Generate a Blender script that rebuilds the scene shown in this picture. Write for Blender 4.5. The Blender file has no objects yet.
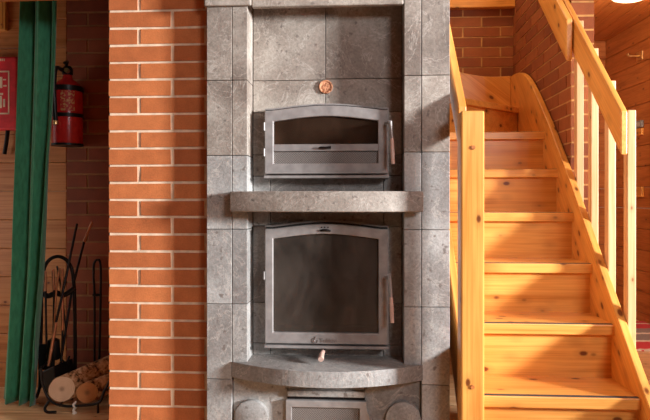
import bpy, bmesh, math, random
from mathutils import Vector, Matrix
random.seed(7)
S = bpy.context.scene
COL = S.collection
H = 1.05                      # eye height
TH = math.radians(3.5)        # camera turned slightly left of the wall normal
c_, s_ = math.cos(TH), math.sin(TH)
F = 600.0
# ---------- measured directions -> world points on real planes ----------
def PY(px, py, Y):
    a = (px-326)/F; t = Y/(c_+a*s_); return Vector((t*(-s_+a*c_), Y, H-(py-200)*t/F))
def PX(px, py, X):
    a = (px-326)/F; t = X/(-s_+a*c_); return Vector((X, t*(c_+a*s_), H-(py-200)*t/F))
def PT(px, py, t):
    a = (px-326)/F; return Vector((t*(-s_+a*c_), t*(c_+a*s_), H-(py-200)*t/F))
def PZ(px, py, Z):
    return PT(px, py, (H-Z)*F/(py-200))

# ---------- materials ----------
def srgb(r, g, b):
    f = lambda v: (v/255/12.92) if v/255 <= .04045 else ((v/255+.055)/1.055)**2.4
    return (f(r), f(g), f(b), 1)
def new_mat(name):
    m = bpy.data.materials.new(name); m.use_nodes = True
    nt = m.node_tree; return m, nt, nt.nodes['Principled BSDF']
def N(nt, t, **kw):
    n = nt.nodes.new(t)
    for k, v in kw.items(): setattr(n, k, v)
    return n
def coords(nt, scale=(1,1,1), rot=(0,0,0), rand=True):
    tc = N(nt, 'ShaderNodeTexCoord')
    mp = N(nt, 'ShaderNodeMapping'); mp.inputs['Scale'].default_value = scale; mp.inputs['Rotation'].default_value = rot
    if rand:
        oi = N(nt, 'ShaderNodeObjectInfo')
        ml = N(nt, 'ShaderNodeMath', operation='MULTIPLY'); ml.inputs[1].default_value = 37.0
        nt.links.new(oi.outputs['Random'], ml.inputs[0])
        ad = N(nt, 'ShaderNodeVectorMath', operation='ADD')
        nt.links.new(tc.outputs['Object'], ad.inputs[0]); nt.links.new(ml.outputs[0], ad.inputs[1])
        nt.links.new(ad.outputs[0], mp.inputs[0])
    else:
        nt.links.new(tc.outputs['Object'], mp.inputs[0])
    return mp.outputs[0]
def noise(nt, vec, scale, detail=3, rough=.5, dist=0):
    n = N(nt, 'ShaderNodeTexNoise'); n.inputs['Scale'].default_value = scale; n.inputs['Detail'].default_value = detail
    n.inputs['Roughness'].default_value = rough; n.inputs['Distortion'].default_value = dist
    if vec: nt.links.new(vec, n.inputs['Vector'])
    return n.outputs['Fac']
def ramp(nt, fac, stops):
    r = N(nt, 'ShaderNodeValToRGB'); e = r.color_ramp.elements
    while len(e) < len(stops): e.new(.5)
    for i, (p, c) in enumerate(stops): e[i].position = p; e[i].color = c
    nt.links.new(fac, r.inputs[0]); return r.outputs[0]
def mix(nt, fac, a, b, blend='MIX'):
    m = N(nt, 'ShaderNodeMix', data_type='RGBA', blend_type=blend)
    for i, v in ((0, fac), (6, a), (7, b)):
        if hasattr(v, 'links'): nt.links.new(v, m.inputs[i])
        else: m.inputs[i].default_value = v
    return m.outputs[2]
def bump(nt, bs, h, strength, dist=.01):
    b = N(nt, 'ShaderNodeBump'); b.inputs['Strength'].default_value = strength; b.inputs['Distance'].default_value = dist
    nt.links.new(h, b.inputs['Height']); nt.links.new(b.outputs[0], bs.inputs['Normal'])
def plain(name, col, rough=.5, metal=0, nz=0):
    m, nt, bs = new_mat(name)
    bs.inputs['Roughness'].default_value = rough; bs.inputs['Metallic'].default_value = metal
    v = coords(nt); f = noise(nt, v, 25, 4)
    d = tuple(x*(.8-nz) for x in col[:3])+(1,); l = tuple(min(1, x*(1.15+nz)) for x in col[:3])+(1,)
    nt.links.new(ramp(nt, f, [(.3, d), (.7, l)]), bs.inputs['Base Color'])
    return m
def pine(name, axis, light, dark, knot, rough=.32, knots=.075, pitch=0):
    m, nt, bs = new_mat(name)
    k = {'X': 0, 'Y': 1, 'Z': 2, 'S': 1}[axis]
    rot = (math.radians(-43.6), 0, 0) if axis == 'S' else (0, 0, 0)
    tc = coords(nt, (1,1,1), rot)
    def sc(along, across):
        mp = N(nt, 'ShaderNodeMapping'); s = [across]*3; s[k] = along; mp.inputs['Scale'].default_value = s
        nt.links.new(tc, mp.inputs[0]); return mp.outputs[0]
    g1 = noise(nt, sc(1.3, 22), 1, 3, .55, .6)
    g2 = noise(nt, sc(3, 120), 1, 2, .5, .2)
    big = noise(nt, sc(.8, 3), 1, 2)
    vo = N(nt, 'ShaderNodeTexVoronoi'); vo.inputs['Scale'].default_value = 1; nt.links.new(sc(7.5, 13), vo.inputs['Vector'])
    col = ramp(nt, g1, [(.28, dark), (.5, light), (.75, tuple(min(1, x*1.12) for x in light[:3])+(1,))])
    col = mix(nt, ramp(nt, g2, [(.35, (.82,.76,.68,1)), (.6, (1,1,1,1))]), (0,0,0,1), col, 'MIX') if False else mix(nt, 1.0, col, ramp(nt, g2, [(.3, (.85,.76,.66,1)), (.6, (1,1,1,1))]), 'MULTIPLY')
    col = mix(nt, 1.0, col, ramp(nt, big, [(.3, (.88,.82,.74,1)), (.65, (1,1,1,1))]), 'MULTIPLY')
    kf = ramp(nt, vo.outputs['Distance'], [(knots*1.0, (1,1,1,1)), (knots*1.7, (.22,.22,.22,1)), (knots*4, (0,0,0,1))])
    # only some cells carry a knot
    sp = N(nt, 'ShaderNodeSeparateColor'); nt.links.new(vo.outputs['Color'], sp.inputs[0])
    gt = N(nt, 'ShaderNodeMath', operation='GREATER_THAN'); gt.inputs[1].default_value = .1; nt.links.new(sp.outputs[0], gt.inputs[0])
    ml = N(nt, 'ShaderNodeMath', operation='MULTIPLY'); nt.links.new(kf, ml.inputs[0]); nt.links.new(gt.outputs[0], ml.inputs[1])
    col = mix(nt, ml.outputs[0], col, knot)
    nt.links.new(col, bs.inputs['Base Color']); bs.inputs['Roughness'].default_value = rough
    bs.inputs['Specular IOR Level'].default_value = .4
    bump(nt, bs, g2, .12, .002)
    return m
L, D, K = (.84,.40,.095,1), (.71,.28,.05,1), (.17,.045,.010,1)
M = {}
for ax in 'XYZS': M['pine'+ax] = pine('pine_'+ax, ax, L, D, K, knots=.10 if ax != 'Z' else .09)
for ax in 'XYZS': M['old'+ax] = pine('aged_panel_'+ax, ax, (.58,.21,.06,1), (.42,.125,.032,1), (.12,.03,.01,1), .45, .06)
M['loghX'] = pine('log_wall_pine', 'X', (.56,.24,.085,1), (.42,.15,.042,1), (.12,.03,.01,1), .45, .05)
for ax in 'Z': M['pale'+ax] = pine('pale_pine_'+ax, ax, (.82,.50,.25,1), (.68,.37,.15,1), (.3,.13,.04,1), .45, .05)
M['floorX'] = pine('floor_pine', 'X', (.80,.52,.29,1), (.62,.35,.16,1), (.25,.1,.03,1), .3, .05)

def stone(name, warm, grey, light):
    m, nt, bs = new_mat(name)
    v = coords(nt)
    patch = noise(nt, v, 3.2, 5, .6, .4); fine = noise(nt, v, 90, 4, .7); vein = noise(nt, v, 5, 6, .62, 1.8); sp = noise(nt, v, 38, 2, .5)
    col = ramp(nt, patch, [(.34, warm), (.52, grey), (.70, light)])
    col = mix(nt, 1.0, col, ramp(nt, fine, [(.3, (.70,.69,.68,1)), (.65, (1.08,1.08,1.08,1))]), 'MULTIPLY')
    vf = ramp(nt, vein, [(.485, (0,0,0,1)), (.50, (.5,.5,.5,1)), (.515, (0,0,0,1))])
    col = mix(nt, vf, col, (.62,.56,.5,1))
    df = ramp(nt, sp, [(.27, (.75,.75,.75,1)), (.36, (0,0,0,1))])
    col = mix(nt, df, col, (.14,.11,.095,1))
    oi = N(nt, 'ShaderNodeObjectInfo')
    tint = ramp(nt, oi.outputs['Random'], [(0, (.84,.82,.81,1)), (1, (1.1,1.08,1.06,1))])
    col = mix(nt, 1.0, col, tint, 'MULTIPLY')
    nt.links.new(col, bs.inputs['Base Color']); bs.inputs['Roughness'].default_value = .55
    bump(nt, bs, fine, .35, .004)
    return m
M['stone'] = stone('soapstone', (.21,.165,.135,1), (.35,.30,.255,1), (.52,.47,.41,1))
M['stonelow'] = stone('soapstone_grey', (.25,.23,.215,1), (.37,.36,.345,1), (.52,.515,.50,1))

def brickmat(name, dark, mid, light):
    m, nt, bs = new_mat(name)
    at = N(nt, 'ShaderNodeAttribute', attribute_name='tone')
    v = coords(nt, rand=False)
    col = ramp(nt, at.outputs['Fac'], [(0, dark), (.5, mid), (1, light)])
    n1 = noise(nt, v, 14, 4, .6); n2 = noise(nt, v, 160, 3, .7)
    col = mix(nt, 1.0, col, ramp(nt, n1, [(.3, (.84,.8,.76,1)), (.65, (1.06,1.04,1.02,1))]), 'MULTIPLY')
    col = mix(nt, 1.0, col, ramp(nt, n2, [(.3, (.85,.83,.8,1)), (.55, (1.02,1.02,1.02,1))]), 'MULTIPLY')
    nt.links.new(col, bs.inputs['Base Color']); bs.inputs['Roughness'].default_value = .75
    bump(nt, bs, n2, .3, .004); return m
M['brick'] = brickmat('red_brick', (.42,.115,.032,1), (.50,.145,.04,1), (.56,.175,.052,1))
M['brickshade'] = brickmat('shaded_red_brick', (.21,.045,.015,1), (.28,.062,.02,1), (.34,.085,.028,1))  # same red brick, with the niche's shade put into the colour
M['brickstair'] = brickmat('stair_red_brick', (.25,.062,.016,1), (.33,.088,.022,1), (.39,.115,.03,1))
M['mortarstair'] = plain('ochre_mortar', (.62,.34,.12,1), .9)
M['mortar'] = plain('pale_mortar', (.80,.60,.42,1), .9)
M['mortarshade'] = plain('shaded_mortar', (.36,.17,.07,1), .9)  # niche mortar, darkened in colour to carry the recess shade
M['iron'] = plain('black_iron', (.018,.016,.016,1), .4, .6)
M['copper'] = plain('copper_rod', (.72,.36,.22,1), .3, .9)
M['brass'] = plain('brass', (.75,.5,.22,1), .3, .9)
M['enamel'] = plain('warm_grey_cast_iron', (.33,.30,.285,1), .36, .25)
M['darkgap'] = plain('black_seal', (.012,.011,.01,1), .8)
M['redpaint'] = plain('red_gloss_paint', (.52,.02,.02,1), .25)
M['redfabric'] = plain('red_nylon', (.62,.02,.03,1), .6)
M['white'] = plain('off_white', (.82,.76,.66,1), .6)
M['plaster'] = plain('grey_plaster', (.42,.41,.39,1), .9)
M['print'] = plain('printed_cream', (.75,.6,.42,1), .6)
M['grip'] = plain('dark_grip_strip', (.05,.045,.05,1), .7)
M['soot'] = plain('sooty_brick', (.05,.04,.032,1), .9)
M['sign'] = plain('grey_plastic', (.28,.27,.27,1), .5)
# green curtain
m, nt, bs = new_mat('green_curtain')
v = coords(nt, (1,1,.3)); f = noise(nt, v, 60, 3)
nt.links.new(ramp(nt, f, [(.3, (.025,.17,.085,1)), (.7, (.045,.27,.14,1))]), bs.inputs['Base Color']); bs.inputs['Roughness'].default_value = .85
bs.inputs['Sheen Weight'].default_value = .3; M['green'] = m
# perforated mesh
m, nt, bs = new_mat('perforated_grille')
v = coords(nt, (1,0,1), (0, math.radians(45), 0), False)
ck = N(nt, 'ShaderNodeTexVoronoi'); ck.inputs['Scale'].default_value = 190; ck.inputs['Randomness'].default_value = 0; nt.links.new(v, ck.inputs['Vector'])
nt.links.new(ramp(nt, ck.outputs['Distance'], [(.36, (.02,.016,.014,1)), (.5, (.36,.31,.28,1))]), bs.inputs['Base Color']); bs.inputs['Roughness'].default_value = .5; M['mesh'] = m
# sooty glass
def glass(name, tint, alpha):
    m, nt, bs = new_mat(name)
    v = coords(nt, (1,1,.45)); f = noise(nt, v, 9, 4, .6, .5)
    nt.links.new(ramp(nt, f, [(.3, tuple(x*.25 for x in tint[:3])+(1,)), (.7, tint)]), bs.inputs['Base Color'])
    bs.inputs['Roughness'].default_value = .07; bs.inputs['Alpha'].default_value = alpha
    bs.inputs['Specular IOR Level'].default_value = .6
    return m
M['glass'] = glass('sooty_fire_glass', (.10,.08,.066,1), .75)
M['glassoven'] = glass('brown_oven_glass', (.05,.026,.016,1), .85)
# medallion
m, nt, bs = new_mat('terracotta_relief')
v = coords(nt, rand=False); f = noise(nt, v, 95, 2, .5, .5)
nt.links.new(ramp(nt, f, [(.36, (.30,.10,.04,1)), (.56, (.70,.32,.17,1))]), bs.inputs['Base Color']); bs.inputs['Roughness'].default_value = .5; bump(nt, bs, f, .8, .004); M['terra'] = m
# bark
m, nt, bs = new_mat('bark')
v = coords(nt); f = noise(nt, v, 28, 5, .7, .5)
nt.links.new(ramp(nt, f, [(.40, (.025,.013,.007,1)), (.46, (.36,.17,.065,1)), (.60, (.74,.5,.3,1))]), bs.inputs['Base Color']); bs.inputs['Roughness'].default_value = .9; bump(nt, bs, f, 1, .012); M['bark'] = m
def endgrain(name, a, b):
    m, nt, bs = new_mat(name)
    tc = N(nt, 'ShaderNodeTexCoord'); mp = N(nt, 'ShaderNodeMapping'); nt.links.new(tc.outputs['Object'], mp.inputs[0])
    w = N(nt, 'ShaderNodeTexWave', wave_type='RINGS', rings_direction='Y'); w.inputs['Scale'].default_value = 42; w.inputs['Distortion'].default_value = 1.5; w.inputs['Detail'].default_value = 2
    nt.links.new(mp.outputs[0], w.inputs['Vector'])
    f = noise(nt, tc.outputs['Object'], 22, 4, .6)
    col = mix(nt, .35, ramp(nt, f, [(.3, a), (.7, b)]), ramp(nt, w.outputs['Fac'], [(.2, tuple(x*.55 for x in a[:3])+(1,)), (.7, b)]))
    vl = N(nt, 'ShaderNodeVectorMath', operation='LENGTH'); mp2 = N(nt, 'ShaderNodeMapping'); mp2.inputs['Scale'].default_value = (1,0,1)
    nt.links.new(tc.outputs['Object'], mp2.inputs[0]); nt.links.new(mp2.outputs[0], vl.inputs[0])
    col = mix(nt, ramp(nt, vl.outputs['Value'], [(0, (.8,.8,.8,1)), (.018, (0,0,0,1))]), col, (.18,.09,.05,1))
    nt.links.new(col, bs.inputs['Base Color']); bs.inputs['Roughness'].default_value = .8; return m
M['endpale'] = endgrain('cut_birch_end', (.66,.42,.25,1), (.86,.62,.42,1))
M['endorange'] = endgrain('cut_alder_end', (.56,.24,.085,1), (.78,.38,.15,1))
# rag rug
m, nt, bs = new_mat('striped_rag_weave')
v = coords(nt, rand=False); f = noise(nt, v, 30, 2, .5)
mp = N(nt, 'ShaderNodeSeparateXYZ'); nt.links.new(v, mp.inputs[0])
ad = N(nt, 'ShaderNodeMath', operation='MULTIPLY_ADD'); ad.inputs[1].default_value = 1/1.15; ad.inputs[2].default_value = .5; nt.links.new(mp.outputs[1], ad.inputs[0])
ml = N(nt, 'ShaderNodeMath', operation='MULTIPLY_ADD'); ml.inputs[1].default_value = .05; nt.links.new(f, ml.inputs[0]); nt.links.new(ad.outputs[0], ml.inputs[2])
R1, G1, W1 = (.62,.05,.07,1), (.30,.24,.24,1), (.8,.68,.6,1)
rr = ramp(nt, ml.outputs[0], [(0,R1),(.10,W1),(.14,R1),(.28,R1),(.32,W1),(.36,G1),(.50,G1),(.54,W1),(.58,G1),(.72,R1),(.8,R1),(.86,W1),(.9,R1)])
rr.node.color_ramp.interpolation = 'CONSTANT'
nt.links.new(rr, bs.inputs['Base Color']); bs.inputs['Roughness'].default_value = .95; M['rug'] = m
# lamp glass
m, nt, bs = new_mat('lit_opal_glass')
bs.inputs['Base Color'].default_value = (.9,.85,.75,1); bs.inputs['Emission Color'].default_value = (1,.78,.52,1); bs.inputs['Emission Strength'].default_value = .9; M['opal'] = m
m, nt, bs = new_mat('lit_display'); bs.inputs['Base Color'].default_value = (.5,.48,.44,1); M['display'] = m  # plain pale grey screen face, no emission

# ---------- mesh helpers ----------
def link(o, parent=None):
    COL.objects.link(o)
    if parent: o.parent = parent
    return o
def finish(name, bm, mat, parent=None, bevel=0, smooth=None, origin=None, seg=2):
    bmesh.ops.recalc_face_normals(bm, faces=bm.faces)
    if origin is None:
        lo = Vector([min(v.co[i] for v in bm.verts) for i in range(3)]); hi = Vector([max(v.co[i] for v in bm.verts) for i in range(3)])
        origin = (lo+hi)/2
    origin = Vector(origin)
    for v in bm.verts: v.co -= origin
    me = bpy.data.meshes.new(name); bm.to_mesh(me); bm.free()
    mats = mat if isinstance(mat, (list, tuple)) else [mat]
    for k in mats: me.materials.append(M[k] if isinstance(k, str) else k)
    if smooth:
        me.polygons.foreach_set('use_smooth', [True]*len(me.polygons)); me.set_sharp_from_angle(angle=math.radians(smooth))
    o = bpy.data.objects.new(name, me); link(o, parent)
    o.location = origin - (world_loc(parent) if parent else Vector())
    if bevel:
        b = o.modifiers.new('bevel', 'BEVEL'); b.width = bevel; b.segments = seg; b.limit_method = 'ANGLE'
    return o
def world_loc(o):
    v = Vector()
    while o: v += o.location; o = o.parent
    return v
def box(bm, lo, hi, mi=0):
    x0, y0, z0 = lo; x1, y1, z1 = hi
    vs = [bm.verts.new(p) for p in ((x0,y0,z0),(x1,y0,z0),(x1,y1,z0),(x0,y1,z0),(x0,y0,z1),(x1,y0,z1),(x1,y1,z1),(x0,y1,z1))]
    fs = [bm.faces.new([vs[i] for i in f]) for f in ((0,3,2,1),(4,5,6,7),(0,1,5,4),(1,2,6,5),(2,3,7,6),(3,0,4,7))]
    for f in fs: f.material_index = mi
    return fs
def mkbox(name, lo, hi, mat, parent=None, bevel=0, **k):
    bm = bmesh.new(); box(bm, lo, hi); return finish(name, bm, mat, parent, bevel, **k)
def prism(bm, pts, off):
    """closed polygon (3D points) extruded by vector off"""
    off = Vector(off); a = [bm.verts.new(Vector(p)) for p in pts]; b = [bm.verts.new(Vector(p)+off) for p in pts]
    n = len(pts); bm.faces.new(a[::-1]); bm.faces.new(b)
    for i in range(n): bm.faces.new((a[i], a[(i+1)%n], b[(i+1)%n], b[i]))
def mkprism(name, pts, off, mat, parent=None, bevel=0, **k):
    bm = bmesh.new(); prism(bm, pts, off); return finish(name, bm, mat, parent, bevel, **k)
def ring(bm, outer, inner, off):
    off = Vector(off); n = len(outer)
    A = [bm.verts.new(Vector(p)) for p in outer]; B = [bm.verts.new(Vector(p)) for p in inner]
    A2 = [bm.verts.new(Vector(p)+off) for p in outer]; B2 = [bm.verts.new(Vector(p)+off) for p in inner]
    for i in range(n):
        j = (i+1) % n
        bm.faces.new((A[i], A[j], B[j], B[i])); bm.faces.new((A2[j], A2[i], B2[i], B2[j]))
        bm.faces.new((A[j], A[i], A2[i], A2[j])); bm.faces.new((B[i], B[j], B2[j], B2[i]))
def tube(bm, pts, r, n=10, cap=True):
    pts = [Vector(p) for p in pts]; rs = r if isinstance(r, (list, tuple)) else [r]*len(pts)
    rings = []; up = None
    for i, p in enumerate(pts):
        d = (pts[min(i+1, len(pts)-1)]-pts[max(i-1, 0)]).normalized()
        if up is None: up = d.orthogonal().normalized()
        else:
            up = (up - d*up.dot(d)); up = up.normalized() if up.length > 1e-6 else d.orthogonal().normalized()
        w = d.cross(up)
        rings.append([bm.verts.new(p+(up*math.cos(2*math.pi*k/n)+w*math.sin(2*math.pi*k/n))*rs[i]) for k in range(n)])
    for a, b in zip(rings, rings[1:]):
        for k in range(n): bm.faces.new((a[k], a[(k+1)%n], b[(k+1)%n], b[k]))
    if cap: bm.faces.new(rings[0][::-1]); bm.faces.new(rings[-1])
def mktube(name, pts, r, mat, parent=None, n=10, **k):
    bm = bmesh.new(); tube(bm, pts, r, n); return finish(name, bm, mat, parent, smooth=40, **k)
def lathe(bm, prof, base, n=32, axis='Z'):
    base = Vector(base); rings = []
    for r, h in prof:
        row = []
        for k in range(n):
            a = 2*math.pi*k/n; x, y = max(r, 1e-4)*math.cos(a), max(r, 1e-4)*math.sin(a)
            row.append(bm.verts.new(base+(Vector((x, y, h)) if axis == 'Z' else Vector((x, h, y)))))
        rings.append(row)
    for a, b in zip(rings, rings[1:]):
        for k in range(n): bm.faces.new((a[k], a[(k+1)%n], b[(k+1)%n], b[k]))
    bm.faces.new(rings[0][::-1]); bm.faces.new(rings[-1])
def mklathe(name, prof, base, mat, parent=None, axis='Z', n=32, **k):
    bm = bmesh.new(); lathe(bm, prof, base, n, axis); return finish(name, bm, mat, parent, smooth=35, **k)
def arc(pts, n=24):
    """smooth Catmull-Rom through the points"""
    P = [Vector(p) for p in pts]; P = [2*P[0]-P[1]]+P+[2*P[-1]-P[-2]]; out = []
    for i in range(1, len(P)-2):
        for k in range(n):
            t = k/n; a, b, c, d = P[i-1:i+3]
            out.append(.5*((2*b)+(-a+c)*t+(2*a-5*b+4*c-d)*t*t+(-a+3*b-3*c+d)*t**3))
    return out+[P[-2]]
def thing(name, label, cat, loc=(0,0,0), group=None):
    o = bpy.data.objects.new(name, None); link(o); o.location = loc; o.empty_display_size = .05
    return tag(o, label, cat, group)
def tag(o, label, cat, group=None):
    o['label'] = label; o['category'] = cat
    if group: o['group'] = group
    return o
def struct(o): o['kind'] = 'structure'; return o

# ---------- brick walls ----------
BP = .075; BL = .0; 
def brick_wall(name, p0, u, nrm, length, z0, z1, depth, bl, hj, vj, phase, mats, ztop_line, rowpar=0, kind=None):
    """bricks as boxes in running bond; p0 left end, u along, nrm outwards (towards viewer); ztop_line: height of one bed joint centre"""
    bm = bmesh.new(); lay = None
    u = Vector(u); nrm = Vector(nrm); p0 = Vector(p0)
    tone = []
    def add(a, b, za, zb, out, t, mi):
        pts = [p0+u*a+nrm*out, p0+u*b+nrm*out, p0+u*b-nrm*depth, p0+u*a-nrm*depth]
        j = (lambda: random.uniform(-.0012, .0012)) if mi == 0 else (lambda: 0)
        lo = [bm.verts.new((p.x+j(), p.y+j(), za+j())) for p in pts]; hi = [bm.verts.new((p.x+j(), p.y+j(), zb+j())) for p in pts]
        for f in ((lo[3],lo[2],lo[1],lo[0]), hi, (lo[0],lo[1],hi[1],hi[0]), (lo[1],lo[2],hi[2],hi[1]), (lo[2],lo[3],hi[3],hi[2]), (lo[3],lo[0],hi[0],hi[3])):
            fc = bm.faces.new(f); fc.material_index = mi; tone.append(t)
    add(0.002, length-.002, z0, z1, -.004, 0, 1)
    k0 = math.floor((z0-ztop_line)/BP)
    k = k0
    while ztop_line+k*BP < z1:
        zb = max(z0, ztop_line+k*BP+hj/2); zt = min(z1, ztop_line+(k+1)*BP-hj/2)
        if zt-zb > .004:
            ph = phase + (((k+rowpar) % 2)*.5)*bl
            x = ph - math.ceil(ph/bl)*bl
            while x < length:
                a, b = max(0, x+vj/2), min(length, x+bl-vj/2)
                if b-a > .006: add(a, b, zb, zt, random.uniform(-.0008, .0008), random.random(), 0)
                x += bl
        k += 1
    me = bpy.data.meshes.new(name)
    org = p0+Vector((0,0,z0))
    for v in bm.verts: v.co -= org
    bmesh.ops.recalc_face_normals  # faces already wound per box; shading is two sided
    bm.to_mesh(me); bm.free()
    at = me.attributes.new('tone', 'FLOAT', 'FACE'); at.data.foreach_set('value', tone)
    for k in mats: me.materials.append(M[k])
    o = bpy.data.objects.new(name, me); link(o); o.location = org
    bmm = bmesh.new(); bmm.from_mesh(me); bmesh.ops.recalc_face_normals(bmm, faces=bmm.faces); bmm.to_mesh(me); bmm.free()
    return struct(o)

CEIL = 2.60
# main column left of the stove
YB = 2.565
xl, xr = PY(109, 0, YB).x, PY(212, 0, YB).x
zj = PY(130, 28.2, YB).z                      # a bed joint
jA = PY(139, 0, YB).x - xl
jB = PY(173, 0, YB).x - xl
BLm = .297
brick_wall('wall_middle', (xl, YB, 0), (1,0,0), (0,-1,0), xr-xl, 0, CEIL, .69, BLm, .0105, .0165, jA, ['brick','mortar'], zj, 1)
# niche back wall
YN = 3.25
xn = PY(66.5, 0, YN).x
brick_wall('wall_niche', (xn, YN, 0), (1,0,0), (0,-1,0), -.7-xn, 0, CEIL, .1, .29, .011, .012, .12, ['brickshade','mortarshade'], PY(90, 26, YN).z, 0)
# bricks beside / behind the stair
XW = 1.109; YF0 = PX(571, 0, XW).y; YBK = 4.51
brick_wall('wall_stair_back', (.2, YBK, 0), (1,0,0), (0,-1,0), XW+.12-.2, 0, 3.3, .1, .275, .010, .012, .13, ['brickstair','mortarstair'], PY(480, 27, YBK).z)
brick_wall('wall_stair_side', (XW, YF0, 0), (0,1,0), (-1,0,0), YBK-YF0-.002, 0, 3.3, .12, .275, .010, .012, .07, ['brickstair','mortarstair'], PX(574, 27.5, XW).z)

# ---------- floor, ceiling, walls ----------
bm = bmesh.new(); y = -3.0
while y < 7.2:
    box(bm, (-3.2, y, -.03), (4.6, y+.117, 0)); y += .12
struct(finish('floor', bm, 'floorX', bevel=.002, seg=1))
struct(mkbox('floor_slab', (-3.2,-3,-.12), (4.6,7.2,-.031), 'darkgap'))
bpy.data.objects['floor_slab'].name = 'floor_base'
# log wall left of the niche
bm = bmesh.new(); z = -.02; 
while z < CEIL:
    box(bm, (-3.2, YN, z), (xn-.001, YN+.08, z+.1585)); z += .16
struct(finish('wall_left', bm, 'loghX', bevel=.004))
# far room: corner at (606,41) under a CEIL ceiling
tc_ = (CEIL-H)*F/159.5
cw = PT(606, 40.5, tc_); dirv = Vector((-s_, c_, 0)); rgt = Vector((c_, s_, 0))
bm = bmesh.new(); z = -.1
def obox(bm, o, a, b, la0, la1, lb0, lb1, z0, z1):
    pts = [o+a*la0+b*lb0, o+a*la1+b*lb0, o+a*la1+b*lb1, o+a*la0+b*lb1]
    prism(bm, [Vector((p.x,p.y,z0)) for p in pts], (0,0,z1-z0))
while z < CEIL:
    obox(bm, cw, dirv, rgt, -2.6, .08, 0.001, .08, z+.001, min(z+.178, CEIL)); z += .18
o = struct(finish('wall_right', bm, 'oldY', bevel=.006))
bm = bmesh.new(); z = -.1
while z < CEIL:
    obox(bm, cw, rgt, dirv, -1.5, 0, 0, .08, z+.001, min(z+.178, CEIL)); z += .18
struct(finish('wall_far', bm, 'oldX', bevel=.006))
# plank ceiling over the far room (boards run towards the camera)
def planks(name, x0, x1, y0, y1, mat='oldY'):
    bm = bmesh.new(); x = x0
    while x < x1:
        box(bm, (x, y0, CEIL), (min(x+.117, x1), y1, CEIL+.02)); x += .12
    return struct(finish(name, bm, mat, bevel=.003, seg=1))
planks('ceiling', XW+.0, 4.2, 1.6, 6.4)
planks('ceiling_left', -3.2, .38, -1.2, 4.6)
# front part of the ceiling
planks('ceiling_front', .38, 4.2, -1.2, 1.6)
# edge beam of the floor above, over the back of the stair
struct(mkbox('trim_1', (.2, YBK-.06, PY(480, 7.2, YBK-.06).z), (XW, YBK-.002, 2.72), 'pineX', bevel=.004))
# door casing at the picture's right edge
bm = bmesh.new(); tj = 4.75
p1 = cw - dirv*(tc_-4.95)
obox(bm, cw - dirv*(cw.dot(dirv)-4.98), dirv, rgt, -.42, 0, -.03, .0, 0.002, 2.27)
struct(finish('trim_2', bm, 'oldZ', bevel=.004))

# the rest of the room around the camera
struct(mkbox('wall_back', (-3.2, -3.1, 0), (3.4, -3.0, CEIL), 'plaster'))
struct(mkbox('wall_side', (-3.3, -3.0, 0), (-3.2, YN, CEIL), 'plaster'))
for i, (lo, hi) in enumerate((((3.3,-3,0),(3.4,3.0,.8)), ((3.3,-3,2.35),(3.4,3.0,CEIL)), ((3.3,-3,.8),(3.4,.6,2.35)), ((3.3,2.05,.8),(3.4,3.0,2.35)))):
    struct(mkbox('wall_window', lo, hi, 'oldY'))
bm = bmesh.new(); ring(bm, [(3.29,.6,.8),(3.29,2.05,.8),(3.29,2.05,2.35),(3.29,.6,2.35)], [(3.29,.66,.86),(3.29,1.99,.86),(3.29,1.99,2.29),(3.29,.66,2.29)], (.08,0,0))
struct(finish('window_1', bm, 'white', bevel=.004))
planks('ceiling_rear', -3.2, 3.4, -3.0, -1.2)
struct(mkbox('unseen_lintel', (-3.2, 2.60, 1.98), (xl-.001, 2.72, CEIL), 'oldX', bevel=.004))  # unseen lintel over the niche, added low to shade its upper part

# ---------- soapstone stove ----------
YF = 2.50
def fx(px): return PY(px, 200, YF).x
def fz(py, px=326): return PY(px, py, YF).z
stove = thing('masonry_heater', 'tall grey soapstone heater with two arched glass doors beside the stairs', 'fireplace', (fx(328), YF, 0))
XL0, XL1, XL2 = fx(206.5), fx(232), fx(247.5)
XR2, XR1, XR0 = fx(404), fx(421.5), fx(450)
gap = .0012
def slab(x0, x1, z0, z1, y0=YF, y1=YF+.05, mat='stone', bevel=.0018):
    return mkbox('stone_slab', (x0+gap, y0, z0+gap), (x1-gap, y1, z1-gap), mat, stove, bevel)
rows = [fz(-75), fz(2), fz(79), fz(155), fz(229.5), fz(305), fz(381), fz(460)]
rows[-1] = .0
rowr = [fz(-75), fz(0), fz(76.5), fz(152.5), fz(229.5), fz(306), fz(383), 0.0]
topz = 2.40
for rs, x0, x1, sh in ((rows, XL0, XL1, 0), (rows, XL1, XL2, 0), (rowr, XR2, XR1, 0), (rowr, XR1, XR0, 0)):
    zz = [min(topz, v) for v in rs]
    inner = x0 in (XL1, XR2)
    for i, (a, b) in enumerate(zip(zz, zz[1:])):
        depth = .124 if inner else .05
        if inner and i == 6: continue
        if inner and i == 5: b = fz(378.5)
        slab(x0, x1, b, a, YF, YF+depth, 'stone' if i < 3 else 'stonelow')
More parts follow.
